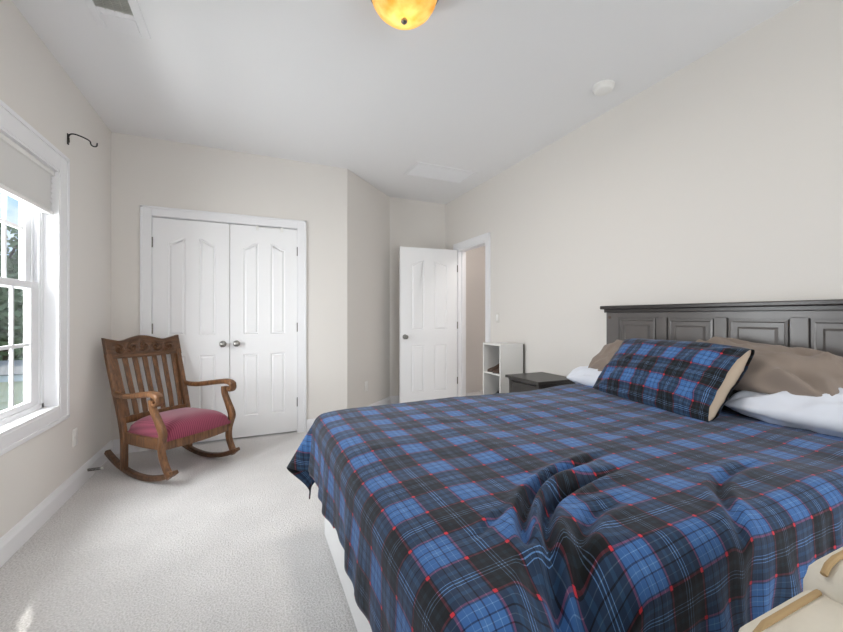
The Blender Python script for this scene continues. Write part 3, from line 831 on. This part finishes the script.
# plaid sham with one open end showing the pillow inside
SC, SX, SY = Vector((2.07, 1.415, .86)), (.16, .74, 0), (-.26, 0, -.33)
sham = pillow('pillow_sham', 'blue and red plaid pillow sham leaning in front of the taupe pillows', 'pillow', SC, (-.16, -.74, 0), (.26, 0, .33), .82, .45, .17, PLAID, 41, wr=.006, open_end=True)
ra, rb_ = RING; m = MB(); axis_ = Vector((-.16, -.74, 0)).normalized(); rows = []
for k in range(9):
    t = k/8
    rows.append([p.lerp(q_, .04+.92*t)+axis_*(.016*math.sin(math.pi*t)*math.sin(math.pi*j/(len(ra)-1))) for j, (p, q_) in enumerate(zip(ra, rb_))])
m.grid(rows); m.build('pillow_insert', INSERT, sham)
# ------------------------------------------------------------------ nightstand
ns = thing('nightstand', 'dark espresso nightstand between the bed and the white shelf', 'nightstand', (2.25, 2.59, 0))
nx0, nx1, ny0, ny1 = 2.05, 2.465, 2.37, 2.80
MB().box(nx0, ny0, .635, nx1, ny1, .658, bev=.004).build('top', ESP, ns, False)
m = MB()
m.box(nx0+.035, ny0+.03, .12, nx1-.01, ny0+.05, .635); m.box(nx0+.035, ny1-.05, .12, nx1-.01, ny1-.03, .635)
m.box(nx1-.03, ny0+.03, .12, nx1-.01, ny1-.03, .635); m.box(nx0+.04, ny0+.03, .12, nx1-.01, ny1-.03, .14); m.box(nx0+.02, ny0+.02, .618, nx1-.005, ny1-.02, .636, bev=.003)
m.box(nx0+.04, ny0+.05, .36, nx1-.03, ny1-.05, .375)
m.build('carcass', ESP, ns, False)
for z0, z1 in ((.385, .61), (.15, .365)):
    d_ = MB().box(nx0+.028, ny0+.058, z0, nx0+.046, ny1-.058, z1, bev=.004).build('drawer', ESP, ns, False)
    k_ = MB(); k_.lathe([(.006, 0), (.006, -.012), (.013, -.018), (.014, -.024), (.009, -.029), (.001, -.03)], (nx0+.028, (ny0+ny1)/2, (z0+z1)/2), 'x', 16); k_.build('knob', NICKEL, d_)
for x, y in ((nx0+.045, ny0+.04), (nx0+.045, ny1-.04), (nx1-.03, ny0+.04), (nx1-.03, ny1-.04)):
    MB().sweep([(x, y, 0), (x, y, .62)], (1, 0, 0), .02, .02, 8, 8).build('leg', ESP, ns, False)

# ------------------------------------------------------------------ white cube shelf with shoes
sf = thing('cube_shelf', 'narrow white open cube shelf holding dark shoes beside the hallway doorway', 'shelf', (2.32, 3.21, 0))
sx0, sx1, sy0, sy1, st = 2.187, 2.456, 3.06, 3.365, .016
m = MB()
m.box(sx0, sy0, 0, sx1, sy0+st, .9); m.box(sx0, sy1-st, 0, sx1, sy1, .9)
m.box(sx0, sy0+st, .9-st, sx1, sy1-st, .9)
m.build('frame', SHELFW, sf, False)
for z in (.02, .305, .595): MB().box(sx0+.002, sy0+st, z, sx1-.006, sy1-st, z+st).build('shelf_board', SHELFW, sf, False)
MB().box(sx1-.004, sy0+.002, .0, sx1+.012, sy1-.002, .897).build('back_panel', SHELFW if False else SHELFB, sf, False)

def shoe(label, c, rz, z, m, heel, L=.24):
    o = thing('shoe', label, 'shoe', (c[0], c[1], z), rz, 'shoes on the cube shelf')
    # upper: sections along the shoe (local x = toe direction)
    secs = []
    for t, wd, ht, z0 in ((-1, .022, .085, heel), (-.9, .03, .10, heel), (-.5, .034, .10, heel*.75), (-.2, .031, .06, heel*.35), (.25, .04, .04, .012), (.65, .042, .03, .008), (.9, .03, .022, .008), (1, .012, .012, .009)):
        secs.append((t*L/2, wd, ht, z0))
    P = []
    for x, wd, ht, z0 in secs:
        P.append([(x, wd*math.cos(a), z0+ht*(max(0, math.sin(a))**.8)) for a in np.linspace(-.0, math.pi, 11)])
    mb = MB(); mb.grid(P)
    mb._add([p for p in P[0]], [tuple(range(len(P[0])))]); mb._add([p for p in P[-1]], [tuple(range(len(P[-1])))])
    mb.build('upper', m, o, local=True)
    s_ = MB(); pts = [(x, 0, z0-.004) for x, wd, ht, z0 in secs]
    s_.sweep(pts, (0, 1, 0), [w_[1]*1.02 for w_ in secs], .005, 10, 4); s_.build('sole', SHOEK, o, local=True)
    h_ = MB(); h_.sweep([(-L*.42, 0, 0), (-L*.44, 0, heel-.003)], (0, 1, 0), [.012, .025], [.01, .022], 10, 3); h_.build('heel', m, o, local=True)
zs1, zs2 = .595+st, .305+st
shoe('brown heeled shoe on the shelf top compartment toward the doorway', (2.31, 3.275), R(180), zs1, SHOEB, .06)
shoe('brown heeled shoe on the shelf top compartment toward the nightstand', (2.30, 3.155), R(172), zs1, SHOEB, .06)
shoe('black heeled shoe in the shelf second compartment toward the doorway', (2.31, 3.285), R(184), zs2, SHOEK, .08)
shoe('black heeled shoe in the shelf second compartment toward the nightstand', (2.31, 3.16), R(178), zs2, SHOEK, .08)

# ------------------------------------------------------------------ rocking chair (local: x across, y forward, z up)
rk = thing('rocking_chair', 'carved oak rocking chair with crimson seat beside the closet', 'rocking chair', (-.475, 3.44, 0), R(222))
def ch(mb, name, m): return mb.build(name, m, rk, local=True)
RR, Y0 = .80, -.09
def rocker_z(y): return RR-math.sqrt(RR*RR-(y-Y0)**2)
for sx in (-1, 1):
    yy = np.linspace(-.51, .29, 25)
    tp = [.026]*23+[.02, .012]; tp[0] = .016; tp[1] = .022
    m = MB(); m.sweep([(sx*.25, y, rocker_z(y)+.019) for y in yy], (1, 0, 0), .019, [.019]*24+[.013], 12, 5); ch(m, 'rocker', OAKD)
    # rear post, from rocker to crest in one piece
    pts = catmull([(sx*.25, -.295, .04), (sx*.25, -.295, .16), (sx*.25, -.298, .28), (sx*.252, -.33, .42), (sx*.258, -.385, .60), (sx*.264, -.45, .80), (sx*.266, -.475, .885)], 5)
    n_ = len(pts); A = [.021]*n_; B = [.024-.006*max(0, i/n_-.4) for i in range(n_)]
    m = MB(); m.sweep(pts, (1, 0, 0), A, B, 12, 4); ch(m, 'back_post', OAK)
    # S-curved front leg rising to the arm
    pts = catmull([(sx*.255, .245, .075), (sx*.258, .215, .11), (sx*.262, .175, .19), (sx*.268, .168, .26), (sx*.272, .185, .33), (sx*.276, .19, .38), (sx*.28, .145, .46), (sx*.284, .098, .54), (sx*.286, .09, .595)], 6)
    n_ = len(pts); m = MB(); m.sweep(pts, (1, 0, 0), .02, [.022+.008*math.exp(-((i/n_-.62)/.12)**2)+.008*math.exp(-(i/n_/.08)**2) for i in range(n_)], 12, 4); ch(m, 'front_leg', OAK)
    # arm with a scrolled front end
    pts = catmull([(sx*.262, -.40, .605), (sx*.272, -.33, .59), (sx*.282, -.22, .592), (sx*.29, -.08, .612), (sx*.293, .06, .632), (sx*.293, .13, .636), (sx*.293, .175, .62), (sx*.293, .185, .588), (sx*.293, .165, .568), (sx*.293, .143, .578), (sx*.293, .147, .597)], 6)
    n_ = len(pts)
    wd = [.017+.012*min(1, i/n_/.45) for i in range(n_)]; th_ = [.017+.004*math.sin(math.pi*i/n_) if i < n_*.62 else .012 for i in range(n_)]
    m = MB(); m.sweep(pts, (1, 0, 0), wd, th_, 12, 3.2); ch(m, 'arm', OAK)
# seat frame: four rails with a bowed front apron
fr = MB()
def railpath(pts, a, b): fr.sweep(pts, (0, 0, 1), a, b, 8, 8)
for sx in (-1, 1): railpath([(sx*.245, -.30, .275), (sx*.255, -.06, .277), (sx*.262, .165, .29)], .04, .013)
railpath(catmull([(-.255, .175, .292), (-.13, .195, .29), (0, .2, .288), (.13, .195, .29), (.255, .175, .292)], 4), .042, .013)
railpath([(-.24, -.295, .275), (.24, -.295, .275)], .04, .013)
ch(fr, 'seat_frame', OAK)
# cushion: domed, slightly wider at the front
n = 26; P = []; Pb = []
for i in range(n):
    v = -1+2*i/(n-1); row = []; rb = []
    for j in range(n):
        u = -1+2*j/(n-1)
        hw = .232+.022*(v+1)/2
        e = (max(0, 1-abs(u)**4)*max(0, 1-abs(v)**4))**.4
        yv = -.045+.25*v+.012*(1-u*u)*(v > 0)
        row.append((u*hw, yv-.0*v, .318+.012*(v+1)/2+.112*e)); rb.append((u*hw, yv, .3+.012*(v+1)/2))
    P.append(row); Pb.append(rb)
m = MB(); m.grid(P); m.grid(Pb)
for k in (0, -1): m.grid([P[k], Pb[k]]); m.grid([[r[k] for r in P], [r[k] for r in Pb]])
ch(m, 'seat_cushion', SEATF)
# crest rail, arched top, with carved leaf scrolls in relief
nx_, nz_ = 96, 34; fr_, bk_ = [], []
for i in range(nz_):
    v = i/(nz_-1); row = []; rb = []
    for j in range(nx_):
        u = -1+2*j/(nx_-1); x = u*.285
        ztop = .995+.022*math.exp(-(u/.28)**2)-.014*math.exp(-((abs(u)-.58)/.2)**2)+.014*abs(u)**8
        zbot = .848-.006*math.exp(-(u/.5)**2)
        z = zbot+(ztop-zbot)*v
        rel = 0
        for cx_, cz_, rr, dirn in ((0, .5, .11, 1), (.33, .5, .13, 1), (-.33, .5, .13, -1), (.66, .5, .12, -1), (-.66, .5, .12, 1)):
            dx_, dz_ = (u-cx_)*.285, (v-cz_)*.15
            r_ = math.hypot(dx_, dz_); a_ = math.atan2(dz_, dx_)
            rel += .010*math.exp(-(r_/.046)**4)*math.cos(r_*190-dirn*2*a_)
        edge = min(1, min(v, 1-v)*9)*min(1, (1-abs(u))*18)
        border = .005*(1 if (min(v, 1-v) < .1 or 1-abs(u) < .035) else 0)
        y0 = -.475-.27*(z-.885)-.022*(1-u*u)      # leaning back, bowed
        row.append((x, y0+.016+rel*edge+border, z)); rb.append((x, y0-.012, z))
    fr_.append(row); bk_.append(rb)
m = MB(); m.grid(fr_); m.grid(bk_)
for k in (0, -1):
    m.grid([fr_[k], bk_[k]]); m.grid([[r[k] for r in fr_], [r[k] for r in bk_]])
ch(m, 'crest_rail', OAKD)
m = MB(); m.sweep([(-.25, -.332, .395), (0, -.347, .395), (.25, -.332, .395)], (0, 0, 1), .026, .012, 8, 8); ch(m, 'lower_back_rail', OAK)
for k in range(7):
    u = -1+2*(k+.5)/7; x0 = u*.238; x1 = u*.262; bow = -.015*(1-u*u)
    pts = catmull([(x0, -.332+bow, .40), (x0*.75+x1*.25, -.362+bow, .52), (x0*.5+x1*.5, -.400+bow*1.2, .64), (x0*.25+x1*.75, -.437+bow*1.3, .76), (x1, -.468+bow*1.4, .86)], 4)
    m = MB(); m.sweep(pts, (1, 0, 0), .0185, .006, 8, 6); ch(m, 'slat', OAK)

# ------------------------------------------------------------------ cream armchair in the near corner, against the bed side
ac = thing('armchair', 'cream upholstered armchair with tan piping close against the bed side', 'armchair', (.75, -.02, 0))
def puff(mb, x0, x1, y0, y1, z0, z1, e=5, n=30):
    P, Q_ = [], []
    cx_, cy_, hx, hy, cz_, hz = (x0+x1)/2, (y0+y1)/2, (x1-x0)/2, (y1-y0)/2, (z0+z1)/2, (z1-z0)/2
    vs, fs = [], []
    for i in range(n+1):
        ph = -math.pi/2+math.pi*i/n
        for j in range(2*n):
            t = math.pi*j/n
            f = lambda v, k: math.copysign(abs(v)**(2/k), v)
            vs.append((cx_+hx*f(math.cos(t), e)*f(math.cos(ph), 3), cy_+hy*f(math.sin(t), e)*f(math.cos(ph), 3), cz_+hz*f(math.sin(ph), 3)))
    for i in range(n):
        for j in range(2*n): fs.append((i*2*n+j, i*2*n+(j+1) % (2*n), (i+1)*2*n+(j+1) % (2*n), (i+1)*2*n+j))
    mb._add(vs, fs); return mb
def welt(x0, x1, y0, y1, z, r, rad=.05, n=10):
    pts = []
    for cx_, cy_, a0 in ((x1-rad, y1-rad, 0), (x0+rad, y1-rad, 90), (x0+rad, y0+rad, 180), (x1-rad, y0+rad, 270)):
        for k in range(n+1):
            a = R(a0+90*k/n); pts.append((cx_+rad*math.cos(a), cy_+rad*math.sin(a), z))
    return MB().tube(pts, r, 8, closed=True)
m = MB(); m.box(.36, -.36, .1, 1.08, .31, .42, bev=.03, seg=3); m.build('base', CREAM, ac)
for y0_, y1_ in ((.205, .345), (-.395, -.255)):
    m = MB(); m.box(.655, y0_, .1, .9, y1_, .715, bev=.035, seg=4); m.box(.34, y0_+.002, .1, .72, y1_-.002, .655, bev=.035, seg=4); ar = m.build('armrest', CREAM, ac)
    m = MB(); yy = y1_-.03 if y0_ > 0 else y0_+.03
    m.tube([(.657, yy, .66), (.662, yy, .69), (.672, yy, .706), (.70, yy, .7165), (.86, yy, .7165)], .005, 8); m.build('piping', TAN, ar)
m = puff(MB(), .345, .87, -.25, .2, .4, .56, 6); sc_ = m.build('seat_cushion', CREAM, ac)
welt(.355, .86, -.24, .19, .48, .007, .06).build('piping', TAN, sc_)
m = MB(); m.box(.86, -.39, .1, 1.12, .35, .76, bev=.05, seg=4)
bk_ = m.build('backrest', CREAM, ac)
MB().tube([(.87, .312, .745), (.885, .312, .757), (.91, .312, .762), (1.08, .312, .762)], .005, 8).build('piping', TAN, bk_)
for x, y in ((.41, -.31), (.41, .26), (1.04, -.31), (1.04, .26)):
    MB().lathe([(.016, 0), (.025, .11)], (x, y, 0), 'z', 14).build('leg', OAKD, ac)

# ------------------------------------------------------------------ outdoors through the window
struct(MB().box(-1.83, -3, 2.66, XL-TH, 9, 2.86), 'roof_eave', TRIM, 'white roof eave outside above the windows', 'eave')  # unseen overhang added to block most of the sun at the window
SIDING = mat('pale_lap_siding', lin(240, 236, 214), .7)
ROOFM = mat('grey_shingle', lin(150, 148, 144), .9, noise=(12, .2))
BARK = mat('bark', lin(92, 80, 68), .9, noise=(14, .3))
GRASS = mat('lawn_grass', lin(110, 128, 78), .95, noise=(4, .3))
GZ = -2.6
o = MB().box(-60, -10, GZ-.1, XL-1.0, 70, GZ).build('ground', GRASS); tag(o, 'green lawn outside below the window', 'lawn', kind='structure')
sh = thing('neighbouring_house', 'pale yellow lap sided house wing beyond the window glass', 'house', (-5.5, 10.4, GZ))
m = MB(); Ht = -.13; hx0, hx1, hy0_, hy1_ = -8.5, -3.2, 10.4, 13.2
for k in range(18):
    z1 = Ht-.135*k; z0 = z1-.135
    m.hexa([(hx0, hy0_-.06, z0), (hx1, hy0_-.06, z0), (hx0, hy1_, z0), (hx1, hy1_, z0), (hx0, hy0_-.004, z1), (hx1, hy0_-.004, z1), (hx0, hy1_, z1), (hx1, hy1_, z1)])
m.build('siding_wall', SIDING, sh, False)
MB().box(hx0-.15, hy0_-.14, Ht, hx1+.15, hy1_+.1, Ht+.13).build('fascia', TRIM, sh, False)
MB().hexa([(hx0-.2, hy0_-.18, Ht+.13), (hx1+.2, hy0_-.18, Ht+.13), (hx0-.2, hy1_+.15, Ht+.13), (hx1+.2, hy1_+.15, Ht+.13),
           (hx0-.2, hy0_-.18, Ht+.15), (hx1+.2, hy0_-.18, Ht+.15), (hx0-.2, hy1_+.15, Ht+.16), (hx1+.2, hy1_+.15, Ht+.16)]).build('roof', ROOFM, sh, False)
LEAFS = [mat('leaf_green_a', lin(128, 144, 112), .8, noise=(3, .35)), mat('leaf_green_b', lin(158, 166, 150), .8, noise=(3, .3))]
def tree(label, x, y, h, rad, m, seed, low=.25):
    rng = np.random.RandomState(seed)
    o = thing('tree', label, 'tree', (x, y, GZ), 0, 'trees outside the window')
    t = MB(); t.sweep([(x, y, GZ), (x+.1, y, GZ+h*.4), (x+.05, y+.1, GZ+h*.85)], (1, 0, 0), [.2, .14, .04], [.2, .14, .04], 10, 2)
    for k in range(9):
        a = rng.rand()*6.28; zz = GZ+h*(low+.1+.5*rng.rand())
        t.tube([(x+.08, y, zz), (x+math.cos(a)*rad*.5, y+math.sin(a)*rad*.5, zz+.6), (x+math.cos(a)*rad*.85, y+math.sin(a)*rad*.85, zz+.8)], .035, 6)
    t.build('trunk', BARK, o)
    vs, fs = [], []
    cl = [(rng.randn(3)*.42) for _ in range(60)]
    for _ in range(7500):
        c_ = cl[rng.randint(60)]
        d = rng.randn(3)*.2+c_; d = d/max(1, np.linalg.norm(d)/1.05)
        zc = GZ+h*(low+(1-low)*.5); pr = max(.25, 1-.35*d[2])
        p = np.array([x+d[0]*rad*pr, y+d[1]*rad*pr, zc+d[2]*h*(1-low)*.5])
        u_ = rng.randn(3); u_ /= np.linalg.norm(u_); v_ = np.cross(u_, rng.randn(3)); v_ /= np.linalg.norm(v_)
        s_ = .09+.07*rng.rand(); k = len(vs)
        vs += [tuple(p-u_*s_), tuple(p+v_*s_*.45), tuple(p+u_*s_), tuple(p-v_*s_*.45)]; fs.append((k, k+1, k+2, k+3))
    f = MB(); f._add(vs, fs); f.build('foliage', m, o, False)
tree('tall leafy tree just behind the sided house wing', -6.75, 15.6, 6.4, 1.2, LEAFS[0], 3, .3)
tree('broad grey green tree behind the tall leafy tree', -8.7, 20.5, 6.0, 2.4, LEAFS[1], 5, .12)
tree('bushy grey green tree farthest from the window', -11.6, 27.5, 6.4, 3.0, LEAFS[1], 9, .12)
# ------------------------------------------------------------------ sky and light
wd = bpy.data.worlds.new('sky'); S.world = wd; wd.use_nodes = True
nt = wd.node_tree; bg = nt.nodes['Background']
tc = nt.nodes.new('ShaderNodeTexCoord')
n = nt.nodes.new('ShaderNodeTexNoise'); n.inputs['Scale'].default_value = 5.5; n.inputs['Detail'].default_value = 6
nt.links.new(tc.outputs['Generated'], n.inputs['Vector'])
cr = nt.nodes.new('ShaderNodeValToRGB')
cr.color_ramp.elements[0].position = .42; cr.color_ramp.elements[0].color = lin(148, 190, 236)
cr.color_ramp.elements[1].position = .6; cr.color_ramp.elements[1].color = lin(244, 247, 252)
nt.links.new(n.outputs['Fac'], cr.inputs['Fac']); nt.links.new(cr.outputs['Color'], bg.inputs['Color'])
bg.inputs['Strength'].default_value = 1.35

def area(name, loc, rot, sx, sy, power, col=(1, 1, 1), spread=180):
    l = bpy.data.lights.new(name, 'AREA'); l.shape = 'RECTANGLE'; l.size = sx; l.size_y = sy; l.energy = power; l.color = col; l.spread = R(spread)
    o = bpy.data.objects.new(name, l); COL.objects.link(o); o.location = loc; o.rotation_euler = rot
    return o
# daylight through the first window, then three added fill lamps outside invented windows
W1, W2, W3, W4, WB, WH = 200, 2, 0.5, 76, 15, 19
area('window_daylight', (XL-.6, 2.5, 1.5), (0, R(-90), 0), 1.9, 1.4, W1, (.97, .985, 1))
area('window_daylight_foot', (XL-.32, 1.185, 1.45), (0, R(-90), 0), 1.6, 1.0, W2, (.97, .985, 1))
area('window_daylight_rear', (XL-.32, -.435, 1.45), (0, R(-90), 0), 1.6, 1.0, W3, (.97, .985, 1))
area('window_daylight_back', (1.55, YR-.4, 1.4), (R(90), 0, 0), 1.7, 1.6, W4, (1, .99, .98))
sn = bpy.data.lights.new('sun', 'SUN'); sn.energy = 3.2; sn.angle = R(.6); sn.color = (1, .96, .9)
o = bpy.data.objects.new('sun', sn); COL.objects.link(o); o.location = (-4, 8, 6)
o.rotation_euler = Vector((.41, -.95, -1)).to_track_quat('-Z', 'Y').to_euler()
pl = bpy.data.lights.new('hall_lamp', 'POINT'); pl.energy = WH; pl.shadow_soft_size = .12; pl.color = (1, .96, .93)  # unseen light added to brighten the hallway beyond the door
o = bpy.data.objects.new('hall_lamp', pl); COL.objects.link(o); o.location = (XR+.6, 3.3, 2.45)
pl = bpy.data.lights.new('bowl_bulb', 'POINT'); pl.energy = .62; pl.shadow_soft_size = .03; pl.color = (1, .9, .72)
o = bpy.data.objects.new('bowl_bulb', pl); COL.objects.link(o); o.location = (LX, LY, ZC-.085)
pl = bpy.data.lights.new('ceiling_bulb', 'AREA'); pl.shape = 'DISK'; pl.size = .3; pl.energy = WB; pl.color = (1, .95, .89)
o = bpy.data.objects.new('ceiling_bulb', pl); COL.objects.link(o); o.location = (LX, LY, 2.545)

# ------------------------------------------------------------------ camera
cd = bpy.data.cameras.new('camera'); cam = bpy.data.objects.new('camera', cd); COL.objects.link(cam)
cd.sensor_width = 36; cd.lens = 384/843*36; cd.clip_start = .02; cd.clip_end = 200
cam.location = (0, 0, 1.175); cam.rotation_euler = (R(90), 0, -math.atan(170.5/384))
S.camera = cam
S.view_settings.view_transform = 'Standard'; S.view_settings.look = 'None'; S.view_settings.gamma = 1
S.view_settings.use_curve_mapping = False
S.view_settings.exposure = 0.0
try:
    S.cycles.use_denoising = True; S.cycles.max_bounces = 10; S.cycles.diffuse_bounces = 7; S.cycles.transparent_max_bounces = 12
    S.cycles.sample_clamp_indirect = 6
except Exception: pass
